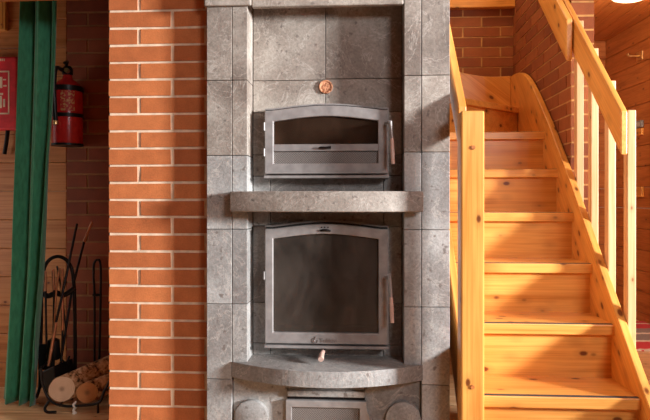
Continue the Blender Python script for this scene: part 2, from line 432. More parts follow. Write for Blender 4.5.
# recessed back
YR = YF+.125
def rx(px): return PY(px, 200, YR).x
def rz(py): return PY(326, py, YR).z
def rslab(x0, x1, py0, py1, mat='stone', z0=None, z1=None):
    return slab(x0, x1, rz(py1) if z0 is None else z0, rz(py0) if z1 is None else z1, YR, YR+.05, mat)
xm = rx(325.5); xa, xb = rx(270.5), rx(383.5)
rslab(XL2, xm, 0, 80, z1=topz); rslab(xm, XR2, 0, 79, z1=topz)
rslab(XL2, xm, 80, 112); rslab(xm, XR2, 79, 112)
rslab(XL2, rx(266), 112, 154.5); rslab(rx(386), XR2, 112, 154.5)
rslab(XL2, rx(266), 154.5, 176); rslab(rx(386), XR2, 154.5, 176)
for y0, y1 in ((176, 226), (344, 372)):
    rslab(XL2, xa, y0, y1, 'stonelow'); rslab(xa, xb, y0, y1, 'stonelow'); rslab(xb, XR2, y0, y1, 'stonelow')
rslab(XL2, rx(266), 226, 303, 'stonelow'); rslab(rx(386), XR2, 226, 303, 'stonelow')
rslab(XL2, rx(266), 303, 344, 'stonelow'); rslab(rx(386), XR2, 303, 344, 'stonelow')
# lower panel under the hearth shelf
YL = YF+.02
slab(XL1, fx(287.5), 0.1, fz(379), YL, YR, 'stonelow'); slab(fx(364.5), XR1, 0.1, fz(379), YL, YR, 'stonelow')
slab(fx(287.5), fx(364.5), fz(393), fz(379), YL, YR, 'stonelow'); slab(fx(287.5), fx(364.5), 0.1, fz(425), YL, YR, 'stonelow')
slab(XL1, XR1, 0, .1, YF+.01, YR, 'stonelow')
# masonry core (hidden joints, hollow fireboxes)
bm = bmesh.new()
box(bm, (XL0+.004, YF+.052, 0), (XL2-.002, 3.2, topz-.01)); box(bm, (XR2+.002, YF+.052, 0), (XR0-.004, 3.2, topz-.01))
box(bm, (XL2-.002, YR+.30, 0), (XR2+.002, 3.2, topz-.01))
for z0, z1 in ((0.0, fz(350)), (fz(222), fz(180)), (fz(100), topz-.01)):
    box(bm, (XL2-.002, YR+.051, z0), (XR2+.002, YR+.299, z1))
finish('core', bm, 'soot', stove)
mkbox('top_slab', (XL0-.01, YF-.02, topz), (XR0+.01, 3.2, topz+.04), 'stone', stove, .004)
# side cladding on the right
mkbox('side_slab', (XR0-.004, YF+.051, 0), (XR0, 3.2, topz), 'stonelow', stove)
# cornice (stepped) across the left columns and the recess
zc0 = PY(230, 5.2, YF-.02).z
bm = bmesh.new()
box(bm, (fx(205), YF-.02, zc0), (XL2+.018, YF-.0005, zc0+.12)); box(bm, (XL2+.018, YF-.004, zc0-.004), (XR2-.002, YF+.028, zc0+.12))
finish('cornice', bm, 'stone', stove, .006)
# mantel shelf and hearth shelf, bowed fronts
def shelf(name, x0, x1, z0, z1, y_end, y_mid, yback, mat, rnd):
    n = 28; pts = []
    xc = (x0+x1)/2; w = (x1-x0)/2
    for i in range(n+1):
        x = x0+(x1-x0)*i/n; k = 1-((x-xc)/w)**2
        pts.append(Vector((x, y_end+(y_mid-y_end)*k, z0)))
    pts += [Vector((x1, yback, z0)), Vector((x0, yback, z0))]
    return mkprism(name, pts, (0,0,z1-z0), mat, stove, bevel=rnd, seg=3)
shelf('mantel_shelf', fx(233), fx(422), fz(211.5), fz(191.5), YF-.06, YF-.125, YF-.001, 'stone', .005)
shelf('hearth_shelf', fx(232), fx(423)-.001, fz(378.5), fz(363), YF-.004, YF-.13, YF-.001, 'stonelow', .004)
mkbox('shelf_tail', (XL2+.001, YF-.003, fz(378.5)), (XR2-.001, YR-.001, fz(363)), 'stonelow', stove)
mkbox('shelf_tail', (XL2+.001, YF-.003, fz(211.5)), (XR2-.001, YR-.001, fz(191.5)), 'stone', stove)
# medallion
mc = PY(326, 87, YR)
mklathe('medallion', [(.0, -.006), (.022, -.006), (.024, -.009), (.029, -.009), (.030, 0)], (mc.x, YR-.001, mc.z), 'terra', stove, 'Y')

def arch(xl_, xr_, zb, zc, zt, Y, n=18, fl=0.0):
    """bottom-left, bottom-right, then the arched top right to left; fl = flat shoulder share"""
    pts = [Vector((xl_, Y, zb)), Vector((xr_, Y, zb))]
    for i in range(n+1):
        t = i/n; x = xr_+(xl_-xr_)*t; u = abs(2*t-1)
        k = 0 if u > 1-fl else (1+math.cos(math.pi*u/(1-fl)))/2*.3+(1-(u/(1-fl))**2)*.7
        pts.append(Vector((x, Y, zc+(zt-zc)*k)))
    return pts
def door(kind, o_, g_, bar=None):
    """o_ = outer (xl,xr,yb,yc,yt) px at Y=YD, g_ = glass opening"""
    YD = YF+.045; T = .028
    X = lambda px: PY(px, 200, YD).x
    Z = lambda py: PY(326, py, YD).z
    dr = bpy.data.objects.new(kind, None); link(dr, stove)
    base = Vector((X((o_[0]+o_[1])/2), YD, Z(o_[2]))); dr.location = base-world_loc(stove)
    # fixed casing behind the leaf
    bm = bmesh.new()
    ring(bm, arch(X(o_[0]-1), X(o_[1]+1), Z(o_[2]+4.2), Z(o_[3]-3.2), Z(o_[4]-3.2), YD+T+.006, fl=.12),
         arch(X(o_[0]+7), X(o_[1]-7), Z(o_[2]-8), Z(o_[3]+6), Z(o_[4]+6), YD+T+.006, fl=.12), (0, YR+.04-(YD+T+.006), 0))
    finish('door_casing', bm, 'enamel', dr, .002)
    mkbox('casing_sill', (X(o_[0]-.6), YD-.004, Z(o_[2]+4.4)), (X(o_[1]+.8), YD+T+.007, Z(o_[2]+1.6)), 'enamel', dr, .002)
    bm = bmesh.new()
    ring(bm, arch(X(o_[0]+.3), X(o_[1]-.3), Z(o_[2]-.5), Z(o_[3]-1.6), Z(o_[4]-1.6), YD+T, fl=.12),
         arch(X(o_[0]+7), X(o_[1]-7), Z(o_[2]-8), Z(o_[3]+6), Z(o_[4]+6), YD+T, fl=.12), (0, .0062, 0))
    finish('seal', bm, 'darkgap', dr)
    # leaf
    outer = arch(X(o_[0]), X(o_[1]), Z(o_[2]), Z(o_[3]), Z(o_[4]), YD, fl=.12)
    inner = arch(X(g_[0]), X(g_[1]), Z(g_[2]), Z(g_[3]), Z(g_[4]), YD)
    bm = bmesh.new(); ring(bm, outer, inner, (0, T, 0)); finish('door_frame', bm, 'enamel', dr, .0045)
    if bar:
        mkbox('crossbar', (X(g_[0])-.002, YD+.003, Z(bar[1])), (X(g_[1])+.002, YD+T-.002, Z(bar[0])), 'enamel', dr, .002)
        gl = arch(X(g_[0])-.004, X(g_[1])+.004, Z(bar[1])-.0, Z(g_[3])+.004, Z(g_[4])+.004, YD+.016)
        mkprism('glass_pane', gl, (0,.004,0), 'glassoven', dr)
        mkbox('grille', (X(g_[0])-.003, YD+.014, Z(g_[2])-.003), (X(g_[1])+.003, YD+.022, Z(bar[1])-.001), 'mesh', dr)
    else:
        gl = arch(X(g_[0])-.004, X(g_[1])+.004, Z(g_[2])-.004, Z(g_[3])+.004, Z(g_[4])+.004, YD+.016)
        mkprism('glass_pane', gl, (0,.004,0), 'glass', dr)
    return dr, X, Z, YD, T
def handle(dr, X, Z, YD, py0, py1, pyg, pxt, pxb):
    # bracket from the leaf, rod swinging out from the wall, wooden grip
    hz = Z(py0+3)
    bx_ = X(386)
    h = bpy.data.objects.new('door_handle', None); link(h, dr); h.location = Vector((bx_, YD, hz))-world_loc(dr)
    yo = YD-.042
    mktube('bracket', [(bx_-.006, YD+.012, hz), (bx_+.004, YD-.014, hz), (X(pxt)-.004, yo, hz)], .007, 'enamel', h)
    top = Vector((PY(pxt, py0, yo).x, yo, PY(pxt, py0, yo).z)); mid = PY((pxt+pxb)/2+.2, pyg, yo-.006); bot = PY(pxb, py1, yo-.016)
    mktube('rod', [top, top+Vector((0,0,-.012)), mid, mid+(bot-mid)*.2], [.0065,.0075,.006,.0045], 'enamel', h)
    mktube('grip', [mid, mid+(bot-mid)*.08, mid+(bot-mid)*.5, bot], [.0055,.0075,.0085,.0075], 'handlewood', h, n=14)
M['handlewood'] = plain('pinkish_turned_wood', (.62,.40,.32,1), .35)
# oven door
d1, X, Z, YD, T = door('oven_door', (264.5, 388, 173.8, 110, 105.3), (273.5, 378, 163.3, 121, 116), (144, 151))
handle(d1, X, Z, YD, 121, 164, 138, 390.5, 393)
for py in (126, 152):
    mktube('hinge', [(X(264), YD+.004, Z(py-4)), (X(264), YD+.004, Z(py+4))], .005, 'enamel', d1)
mktube('vent_knob', [(X(319), YD-.002, Z(148)), (X(321), YD-.008, Z(147.6)), (X(326), YD-.008, Z(147.8)), (X(331), YD-.006, Z(147.4))], [.003,.005,.0045,.006], 'iron', d1)
# fire door
d2, X, Z, YD, T = door('fire_door', (264.8, 388, 344.3, 229, 224), (273, 378.5, 333, 239, 234))
handle(d2, X, Z, YD, 274, 323, 297, 389.5, 392.3)
for py in (276,):
    mktube('hinge', [(X(264), YD+.004, Z(py-4)), (X(264), YD+.004, Z(py+4))], .005, 'enamel', d2)
vent = mktube('vent_slider', [(X(320.5), YD-.003, Z(230.8)), (X(323), YD-.007, Z(230)), (X(327), YD-.007, Z(230)), (X(330.5), YD-.003, Z(230.9))], [.004,.005,.005,.004], 'iron', d2)
for px in (321.5, 324.7, 328):
    mktube('vent_hole', [(X(px), YD-.0015, Z(227.4)), (X(px), YD+.004, Z(227.4))], .0032, 'darkgap', d2, n=12)
# cast emblem and lettering on the bottom rail
def text(body, size, loc, mat, parent, ext=.001, font_shear=0, align='LEFT'):
    cu = bpy.data.curves.new('lettering', 'FONT'); cu.body = body; cu.size = size; cu.extrude = ext; cu.align_x = align; cu.shear = font_shear
    ob = bpy.data.objects.new('lettering', cu); COL.objects.link(ob)
    dg = bpy.context.evaluated_depsgraph_get(); me = bpy.data.meshes.new_from_object(ob.evaluated_get(dg))
    bpy.data.objects.remove(ob); me.transform(Matrix.Rotation(math.radians(90), 4, 'X')); me.materials.clear(); me.materials.append(M[mat])
    o = bpy.data.objects.new('lettering', me); link(o, parent); o.location = Vector(loc)-(world_loc(parent) if parent else Vector()); return o
M['cast'] = plain('raised_cast_iron', (.24,.20,.185,1), .35, .3)
text('Tulikivi', .026, (X(319.3), YD-.0005, Z(342.5)), 'cast', d2, .0015)
ec = Vector((X(315), YD, Z(340.3)))
bm = bmesh.new()
for a0, a1 in ((.5, 5.2),):
    tube(bm, [ec+Vector((math.cos(a)*.0115, -.001, math.sin(a)*.0115-.001)) for a in [a0+1.2+(a1-a0)*i/16 for i in range(17)]], .0018, 6)
tube(bm, arc([ec+Vector((0,-.001,-.007)), ec+Vector((-.005,-.001,0)), ec+Vector((.001,-.001,.006)), ec+Vector((.003,-.001,.016))], 5), [.0022]*16, 6)
finish('emblem', bm, 'cast', d2, smooth=40)
# fireboxes behind the glass
for nm, z0, z1 in (('oven_chamber', fz(177), fz(102)), ('firebox', fz(348), fz(224))):
    bm = bmesh.new(); x0, x1 = XL2+.02, XR2-.02; y0, y1 = YR+.051, YR+.298
    box(bm, (x0-.015, y0, z0), (x0, y1, z1)); box(bm, (x1, y0, z0), (x1+.015, y1, z1)); box(bm, (x0, y1-.01, z0), (x1, y1, z1))
    box(bm, (x0, y0, z0-.001), (x1, y1, z0+.01)); box(bm, (x0, y0, z1-.01), (x1, y1, z1))
    n = 4 if nm == 'firebox' else 2
    for i in range(n): box(bm, (x0, y1-.016, z0+(z1-z0)*(i+.03)/n), (x1, y1-.011, z0+(z1-z0)*(i+.97)/n))
    finish(nm, bm, 'soot', stove)
# damper lever below the fire door
lv = bpy.data.objects.new('damper_lever', None); link(lv, stove); p = PY(322.5, 350, YF+.05); lv.location = p-world_loc(stove)
mktube('rod', [p+Vector((.004,.07,.004)), p+Vector((.004,0,.002)), p+Vector((.003,-.012,-.006))], .0075, 'iron', lv)
q = PY(320.8, 359.5, YF-.035)
mktube('grip', [p+Vector((.003,-.010,-.004)), p.lerp(q, .45), p.lerp(q, .9), q], [.009,.0105,.0125,.011], 'handlewood', lv, n=16)
# round soot hatch covers
for px, py, r in ((251, 417.5, 17.5), (403.3, 420, 17.8)):
    cc = PY(px, py, YF); R = r*2.47/F
    hp = mklathe('hatch_cover', [(0,-.022),(R-.004,-.022),(R-.001,-.020),(R,-.016),(R,.004)], (cc.x, YF+.02, cc.z), 'stonelow', stove, 'Y', 48)
# ash door with flared frame
zt = fz(400); YA = YF-.006
def ax(px): return PY(px, 200, YA).x
def az(py): return PY(326, py, YA).z
prof = [(285.5,401),(366.5,401)]
right = [(366.5,404),(367,410),(369.5,415),(372,421),(372.5,430),(371,437),(366,446)]
pts = [(285.5,401),(366.5,401)]+right+[(285.5,446)]+[(285.5, y) for x, y in reversed(right[:-1])]
inn = [(291.5,408),(359.5,408)]+[(359.5,410+ i*4.5) for i in range(6)]+[(359.5,438)]+[(291.5,438)]+[(291.5,432.5-i*4.5) for i in range(6)]
bm = bmesh.new(); ring(bm, [Vector((ax(x), YA, az(y))) for x, y in pts], [Vector((ax(x), YA, az(y))) for x, y in inn], (0,.025,0))
ad_ = bpy.data.objects.new('ash_door', None); link(ad_, stove); ad_.location = Vector((ax(326), YA, az(446)))-world_loc(stove)
finish('door_frame', bm, 'enamel', ad_, .003)
mkbox('grille', (ax(290), YA+.012, az(439)), (ax(361), YA+.018, az(407)), 'mesh', ad_)
mkbox('door_back', (ax(289), YA+.026, az(444)), (ax(362), YL+.01, az(403)), 'darkgap', ad_)
mkbox('casing_lintel', (ax(287), YF+.002, az(398)), (ax(365), YL+.02, az(392)), 'stonelow', ad_, .004)
mkbox('shadow_gap', (ax(287), YF+.012, az(402)), (ax(365), YL+.02, az(398)), 'iron', ad_)

# ---------- staircase ----------
Y0, G, Z0, R_ = 2.38, .2456, .284, .2338
XI, XO = 1.07, 1.105; XLI = .43; XLO = .395
stair = thing('staircase', 'orange lacquered pine staircase climbing behind the newel post to a brick wall', 'staircase', (.75, Y0, 0))
TT = .045
for n in range(-1, 6):
    yn, zn = Y0+G*n, Z0+R_*n
    if n >= 0:
        yb = yn+G+.045 if n < 5 else YBK-.02
        t = mkbox('tread', (XLI-.01, yn, zn-TT), (XI+.008, yb, zn), 'pineX', stair, .004)
        mkbox('grip_strip', (XLI+.01, yn+.006, zn), (XI-.004, yn+.026, zn+.0015), 'grip', t)
    # riser up to the next tread
    if n < 5:
        mkbox('riser', (XLI-.005, yn+G+.032, max(zn, 0.001)), (XI+.004, yn+G+.048, zn+R_-TT), 'pineX', stair)
# winder on top: riser and tread turned 45 degrees
z6 = Z0+R_*6
wl, wr = Vector((.44, 3.60, 0)), Vector((XI, 4.19, 0))
dv = (wr-wl).normalized(); nv = Vector((-dv.y, dv.x, 0))
mkprism('winder_tread', [Vector((wl.x, wl.y, z6-.04)), Vector((wr.x, wr.y, z6-.04)), Vector((XI, 4.40, z6-.04)), Vector((.44, 4.40, z6-.04))], (0,0,.04), 'pineX', stair, .004)
a, b = wl+nv*.03, wr+nv*.03+dv*.04
mkprism('riser', [Vector((a.x, a.y, Z0+R_*5+.001)), Vector((b.x, b.y, Z0+R_*5+.001)), Vector((b.x, b.y+.02, Z0+R_*5+.001)), Vector((a.x, a.y+.02, Z0+R_*5+.001))], (0,0,R_-.042), 'pineX', stair)
# right wall stringer: straight flight that eases level at the top
topline = [(2.10,.075),(2.24,.205),(2.38,.335),(2.52,.475),(2.88,.84),(3.17,1.14),(3.40,1.36),(3.56,1.51),(3.85,1.75),(4.02,1.86),(4.16,1.915),(4.30,1.94),(4.47,1.945)]
tl = arc([Vector((XI, y, z)) for y, z in topline], 5)
lower = [Vector((XI, 4.47, 1.55)), Vector((XI, 4.0, 1.30)), Vector((XI, 2.55, -.0+.07)), Vector((XI, 2.48, 0.001)), Vector((XI, 2.08, 0.001))]
mkprism('stringer', list(reversed(tl))+[Vector((XI, 2.08, 0.001)), Vector((XI, 2.48, 0.001)), Vector((XI, 4.0, 1.30)), Vector((XI, 4.47, 1.55))], (XO-XI-.002, 0, 0), 'pineS', stair, .004)
# back stringer board
bt = arc([Vector((.42,4.42,2.06)), Vector((.60,4.42,2.01)), Vector((.78,4.42,1.965)), Vector((.92,4.42,1.945)), Vector((XI,4.42,1.95))], 6)
# diagonal-grain variant for the back board
def pine_diag():
    m = M['pineX'].copy(); 
    for n in m.node_tree.nodes:
        if n.type == 'MAPPING' and tuple(round(v, 3) for v in n.inputs['Scale'].default_value) == (1,1,1): n.inputs['Rotation'].default_value = (0, math.radians(-38), 0)
    return m
M['pineD'] = pine_diag()
mkprism('stringer', bt+[Vector((XI,4.42,1.62)), Vector((.42,4.42,1.62))], (0,.035,0), 'pineD', stair, .004)
# left stringer
def slope_board(name, x0, x1, ya, za, yb, zb, h, mat, parent, bevel=.004):
    """board whose top edge runs (ya,za)->(yb,zb), vertical height h, between x0 and x1"""
    return mkprism(name, [Vector((x0,ya,za)), Vector((x0,yb,zb)), Vector((x0,yb,zb-h)), Vector((x0,ya,za-h))], (x1-x0,0,0), mat, parent, bevel)
sl = R_/G
slope_board('stringer', XLO, XLI, 2.42, Z0+.04*sl+.07, 3.62, Z0+.07+1.24*sl, .34, 'pineS', stair)
# newel post with rounded corners
nx0, nx1 = PY(461, 0, 2.33).x, PY(484.6, 0, 2.33).x
nt_ = PY(470, 110.5, 2.33).z
nw = mkbox('newel_post', (nx0, 2.33, 0.001), (nx1, 2.42, nt_), 'pineZ', stair, .007, seg=3)
for px, py in ((473.3, 147.5), (472.5, 387)):
    q = PY(px, py, 2.33); mktube('wooden_plug', [(q.x, 2.336, q.z), (q.x, 2.326, q.z)], [.009,.008], 'oldX', nw, n=14)
# upper newel, hidden behind the stove
mkbox('newel_post', (XLO-.02, 3.60, 0.001), (XLI+.02, 3.68, 2.9), 'pineZ', stair, .006)
# handrails
slope_board('handrail', .380, .414, 2.425, nt_-.004+.035*1.05, 3.60, nt_+1.175*1.05, .165, 'pineS', stair, .005)
slope_board('handrail', 1.075, 1.103, 2.575, 1.4216, 3.60, 1.4216+1.025*.985, .183, 'pineS', stair, .005)
zu = 1.975
slope_board('handrail', 1.035, 1.068, 3.128, zu, 4.38, zu+1.252*.95, .218, 'pineS', stair, .006)
for y in (3.5, 4.1): mktube('rail_bracket', [(1.066, y, zu+(y-3.128)*.95-.1), (XW+.004, y, zu+(y-3.128)*.95-.1)], .012, 'iron', stair)
# balusters
for i, y in enumerate((2.58, 2.78, 2.98, 3.175)):
    zt_ = 1.4216+(y-2.575)*.985+(.0 if i == 0 else -.035)
    zb_ = Z0+(y-Y0)*.952-.16
    mkbox('baluster', (1.1045, y, zb_), (1.140, y+.04, zt_), 'paleZ', stair, .003)

# ---------- green curtain ----------
def lerp(tab, v):
    for (a, x), (b, y) in zip(tab, tab[1:]):
        if v <= b: return x+(y-x)*max(0, (v-a))/(b-a)
    return tab[-1][1]
left = [(-60,18),(0,18),(150,14.5),(300,7),(403,-1)]
right = [(-60,60),(0,59),(60,57),(110,54),(160,50),(270,46),(330,41.5),(403,38)]
bm = bmesh.new(); NU, NV = 110, 60; rowsv = []
for j in range(NV+1):
    py = -75+478*j/NV; row = []
    py = min(py, 403)
    for i in range(NU+1):
        u = i/NU; w = py/403
        a, b = lerp(left, py), lerp(right, py)
        ph = 2*math.pi*(2.7*u+.14*math.sin(w*3+u*4))+.9
        amp = .040+.008*math.sin(w*2+u*7)
        fold = math.sin(ph+.5*math.sin(ph))+.22*math.sin(2.3*ph+1+w)
        p = PY(a+(b-a)*(u+.02*math.sin(ph*2)), py, 2.98)
        p.y += amp*fold
        if j == NV: p.z = .012+.004*math.sin(ph)
        row.append(bm.verts.new(p))
    rowsv.append(row)
for j in range(NV):
    for i in range(NU): bm.faces.new((rowsv[j][i], rowsv[j][i+1], rowsv[j+1][i+1], rowsv[j+1][i]))
cur = finish('curtain', bm, 'green', smooth=80)
cur.modifiers.new('thickness', 'SOLIDIFY').thickness = .002
tag(cur, 'long green fabric curtain hanging to the floor at the left', 'curtain')

# ---------- fire extinguisher ----------
q = PY(67.5, 145, 3.15); R = .079
ex = thing('fire_extinguisher', 'red fire extinguisher with black hose on the shaded brick niche wall', 'fire extinguisher', (q.x, 3.15, q.z))
Hc = .335
mklathe('cylinder', [(R*.55,0),(R*.97,.004),(R,.02),(R,Hc-.05),(R*.93,Hc-.02),(R*.7,Hc),(R*.35,Hc+.02),(.024,Hc+.03),(.022,Hc+.045)], q, 'redpaint', ex)
mklathe('foot_ring', [(R*.9,-.006),(R*1.03,-.006),(R*1.03,.006),(R*.9,.006)], q, 'iron', ex)
for z, h in ((.145,.02),(.335-.05,.028)):
    mklathe('strap', [(R+.0005,z),(R+.004,z),(R+.004,z+h),(R+.0005,z+h)], q, 'iron', ex)
mklathe('valve', [(.02,Hc+.04),(.028,Hc+.045),(.028,Hc+.075),(.018,Hc+.09)], q, 'iron', ex)
mktube('lever', [q+Vector((-.01,0,Hc+.085)), q+Vector((.03,-.06,Hc+.10)), q+Vector((.035,-.10,Hc+.085))], .008, 'iron', ex)
mktube('hose', arc([q+Vector((-.015,-.02,Hc+.065)), q+Vector((-.02,-.085,Hc+.06)), q+Vector((-.022,-.10,Hc-.02)), q+Vector((-.02,-.098,.2)), q+Vector((-.018,-.092,.12))], 8), .012, 'iron', ex)
mktube('gauge', [q+Vector((.012,-.022,Hc+.06)), q+Vector((.016,-.045,Hc+.06))], .013, 'brass', ex)
mktube('nozzle', [q+Vector((-.018,-.092,.12)), q+Vector((-.018,-.092,.10))], .014, 'brass', ex)
# label curved on the cylinder
bm = bmesh.new(); prev = None
for i in range(9):
    a = math.radians(-88+50*i/8); x, y = (R+.0012)*math.cos(a), (R+.0012)*math.sin(a)
    cur2 = (bm.verts.new(q+Vector((x,y,.175))), bm.verts.new(q+Vector((x,y,.28))))
    if prev: bm.faces.new((prev[0], cur2[0], cur2[1], prev[1]))
    prev = cur2
m, nt, bs = new_mat('faded_print_label')
v = coords(nt, (1,1,1), rand=False); f = noise(nt, v, 70, 2)
nt.links.new(ramp(nt, f, [(.5, (.45,.03,.02,1)), (.56, (.55,.33,.12,1))]), bs.inputs['Base Color']); M['lbl'] = m
lb = finish('printed_label', bm, 'lbl', ex); lb.modifiers.new('t', 'SOLIDIFY').thickness = .0008
mkbox('wall_bracket', (q.x-.03, 3.15+R+.001, q.z+.1), (q.x+.03, YN-.001, q.z+.33), 'iron', ex)

# ---------- red pouch on the left wall ----------
a, b = PY(-22, 57, YN-.05), PY(17.5, 130, YN-.05)
po = thing('fire_blanket_pouch', 'red pouch with a pale printed panel hanging on the wooden wall', 'pouch', ((a.x+b.x)/2, YN-.04, b.z))
mkbox('pouch_body', (a.x, YN-.055, b.z), (b.x, YN+.001, a.z), 'redfabric', po, .012, seg=3)
yp = YN-.0562
bm = bmesh.new()
def strip(bm, px0, py0, px1, py1):
    A, B = PY(px0, py0, yp), PY(px1, py1, yp); box(bm, (A.x, yp, B.z), (B.x, yp+.001, A.z))
strip(bm, -14, 71, 9, 72.2); strip(bm, 8, 71, 9.2, 114); strip(bm, -14, 113, 9, 114.2)
strip(bm, -8, 77, 2.2, 88); strip(bm, 2.8, 79, 6, 80.2); strip(bm, 3, 85, 6.5, 86.5); strip(bm, -6, 93, 3, 95); strip(bm, -4, 96, 1.8, 108); strip(bm, 3, 99, 5, 107)
finish('printed_panel', bm, 'print', po)
bm = bmesh.new()
for x0, x1 in ((0,1.2),(1.8,2.8),(3.6,4.6)): strip(bm, x0, 58.6, x1, 61)
finish('printed_panel', bm, 'print', po)
mktube('pull_strap', [PY(8, 129, YN-.03), PY(6.5, 142, YN-.035), PY(4.5, 154, YN-.03)], .011, 'iron', po)

# wooden frame (thermometer board) at the top left
a, b = PY(-20, -25, YN-.03), PY(5.3, 30, YN-.03)
fr = thing('wooden_board', 'pale wooden board with a small dark peg hole, high on the wooden wall', 'board', ((a.x+b.x)/2, YN-.02, b.z))
mkbox('board', (a.x, YN-.03, b.z), (b.x, YN+.001, a.z), 'pineZ', fr, .004)
a2, b2 = PY(2.2, -25, YN-.03), PY(3.0, 28, YN-.03)
mkbox('groove', (a2.x, YN-.0315, b2.z), (b2.x, YN-.028, a2.z), 'oldZ', fr)
q = PY(1.7, 24.5, YN-.032); mktube('peg_hole', [(q.x, YN-.0325, q.z), (q.x, YN-.029, q.z)], .006, 'oldX', fr, n=12)

# ---------- fireside tools ----------
YT = 3.09
st = thing('tool_stand', 'black wrought iron arched fireside tool stand in the brick niche', 'tool stand', (PY(60,300,YT).x, YT, 0))
P = lambda px, py, Y=YT: PY(px, py, Y)
bp = P(60, 400)
mktube('arch_frame', arc([Vector((P(40,300).x,YT,.05)), P(41,330), P(42,285), P(46,264), P(57,256.5), P(68,262), P(73.5,280), P(75,330), Vector((P(75,300).x,YT,.05))], 8), .0095, 'iron', st)
mktube('hook_rail', arc([P(41,293,YT-.02), P(48,296,YT-.03), P(56,293,YT-.03), P(64,295,YT-.03), P(75,288,YT-.02)], 6), .014, 'iron', st)
for sx, px in ((-1, 40), (1, 75)):
    bx = P(px,300).x
    mktube('foot', arc([Vector((bx,YT,.06)), Vector((bx,YT-.02,.03)), Vector((bx,YT-.04,.010))], 6), .009, 'iron', st)
mktube('crossbar', [Vector((P(40,300).x,YT,.10)), Vector((P(75,300).x,YT,.10))], .008, 'iron', st)
def tool(name, label, top, mid, bot, head):
    t = thing(name, label, 'fireside tool', bot, 'tools hanging on the stand')
    mktube('grip', [top, mid], .0075, 'copper', t)
    mktube('shaft', [mid, bot], .0055, 'iron', t)
    head(t, bot)
def h_shovel(t, b): 
    bm = bmesh.new(); 
    for i in range(1): box(bm, b+Vector((-.045,-.004,-.13)), b+Vector((.045,.004,.005)))
    finish('blade', bm, 'iron', t, .003)
def h_brush(t, b): mklathe('brush_head', [(.012,.01),(.03,0),(.036,-.09),(.03,-.1)], b, 'iron', t)
def h_hook(t, b): mktube('hook', arc([b, b+Vector((0,0,-.05)), b+Vector((.03,-.01,-.06)), b+Vector((.045,-.01,-.03))], 5), .0055, 'iron', t)
def h_tongs(t, b):
    for s in (-1, 1): mktube('tong_arm', arc([b, b+Vector((s*.025,0,-.06)), b+Vector((s*.008,0,-.12))], 5), .005, 'iron', t)
YH = YT-.045
tool('hearth_shovel', 'fire tool with a copper grip, leftmost hanging on the iron stand', P(45,271,YH), P(45.6,291,YH), P(46.5,345,YH), h_shovel)
tool('hearth_brush', 'fire tool with a copper grip, second from the left on the iron stand', P(53,269.5,YH), P(54,290,YH), P(53.5,340,YH), h_brush)
t = thing('tongs', 'slim crossed tongs between two copper handled tools on the iron stand', 'fireside tool', P(57,330,YH), 'tools hanging on the stand')
mktube('tong_arm', [P(59.5,268,YH-.01), P(56.5,287,YH-.01), P(53,345,YH-.01)], .005, 'copper', t); mktube('tong_arm', [P(57,266,YH), P(61,287,YH), P(66,330,YH)], .0045, 'iron', t)
tool('hearth_poker', 'long copper shafted poker, rightmost hanging on the iron stand', P(62,268.5,YH-.02), P(62.6,330,YH-.02), P(62,350,YH-.02), h_hook)
# long poker leaning diagonally with a bright tip
pk = thing('leaning_poker', 'long black poker with a bright copper grip leaning up against the shaded bricks', 'poker', P(58,400,3.0))
mktube('grip', [P(92,222,3.19), P(84,242,3.16)], .0075, 'copper', pk); mktube('shaft', [P(84,242,3.16), P(72,290,3.10), P(56,392,2.99)], .0065, 'iron', pk)
pk2 = thing('copper_rod', 'thin copper rod slanting down to the black scuttle behind the logs', 'rod', P(48,368,2.97))
mktube('rod', [P(56,322,2.99), P(48.5,366,2.97)], .0085, 'copper', pk2); mktube('rod_end', [P(56,322,2.99), P(62,296,2.99), P(77,224,3.17)], .0065, 'iron', pk2)
# second tool set, hanging by an iron loop on the bricks
hk = thing('hanging_tongs', 'black iron fire tongs with a looped top hanging on the shaded niche bricks', 'tongs', P(96.5,330,YN-.03))
mktube('loop', arc([P(93.5,275,YN-.03), P(94,264,YN-.03), P(97,260,YN-.03), P(100.5,265,YN-.03), P(100.5,300,YN-.03), P(99,372,YN-.03)], 8), .0065, 'iron', hk)
mktube('arm', arc([P(93.5,275,YN-.03), P(94.5,300,YN-.03), P(94.5,372,YN-.03)], 6), .0065, 'iron', hk)
mktube('collar', [P(93,295,YN-.03), P(101,295,YN-.03)], .008, 'iron', hk)
mktube('wall_hook', [(P(97,260,YN-.03).x, YN-.001, P(97,260,YN-.03).z), P(97,260,YN-.045)], .005, 'iron', hk)

# ---------- log rack and logs ----------
yr = 2.86
rk = thing('log_rack', 'black wrought iron log rack with twisted legs holding two logs', 'log rack', PY(60, 415, yr))
def rp(px, py, Y=yr): p = PY(px, py, Y); p.z = max(p.z, .008); return p
for Y in (yr, 3.17):
    mktube('cradle', arc([rp(41,368,Y), rp(43,385,Y), rp(50,400,Y), rp(62,405.5,Y), rp(76,406,Y), rp(98,403,Y), rp(104,392,Y), rp(110,380,Y)], 8), .0065, 'iron', rk)
    bm = bmesh.new(); tw = [rp(74.5,402,Y-.0)+Vector((.0045*math.cos(i*1.1), .0045*math.sin(i*1.1), -i*.0045)) for i in range(30)]
    tw = [Vector((p.x, p.y, max(p.z, .006))) for p in tw]
    tube(bm, tw, .006, 8); finish('twisted_leg', bm, 'white', rk, smooth=40)
    mktube('scroll_foot', arc([rp(50,400,Y), rp(45,408,Y), rp(47,417,Y), rp(53,420,Y), rp(56,414,Y)], 6), .007, 'iron', rk)
    mktube('leg', [rp(98,403,Y), rp(98,440,Y)], .006, 'iron', rk)
for px, py in ((41,368),(60,405.5),(98,403)):
    mktube('rail', [rp(px,py,yr), rp(px+(11 if px < 50 else 8),py-10,3.17)], .006, 'iron', rk)
sc = bmesh.new()
A = [rp(40.5,372,2.93), rp(54,366,2.93), rp(56,392,2.93), rp(46,392,2.93)]
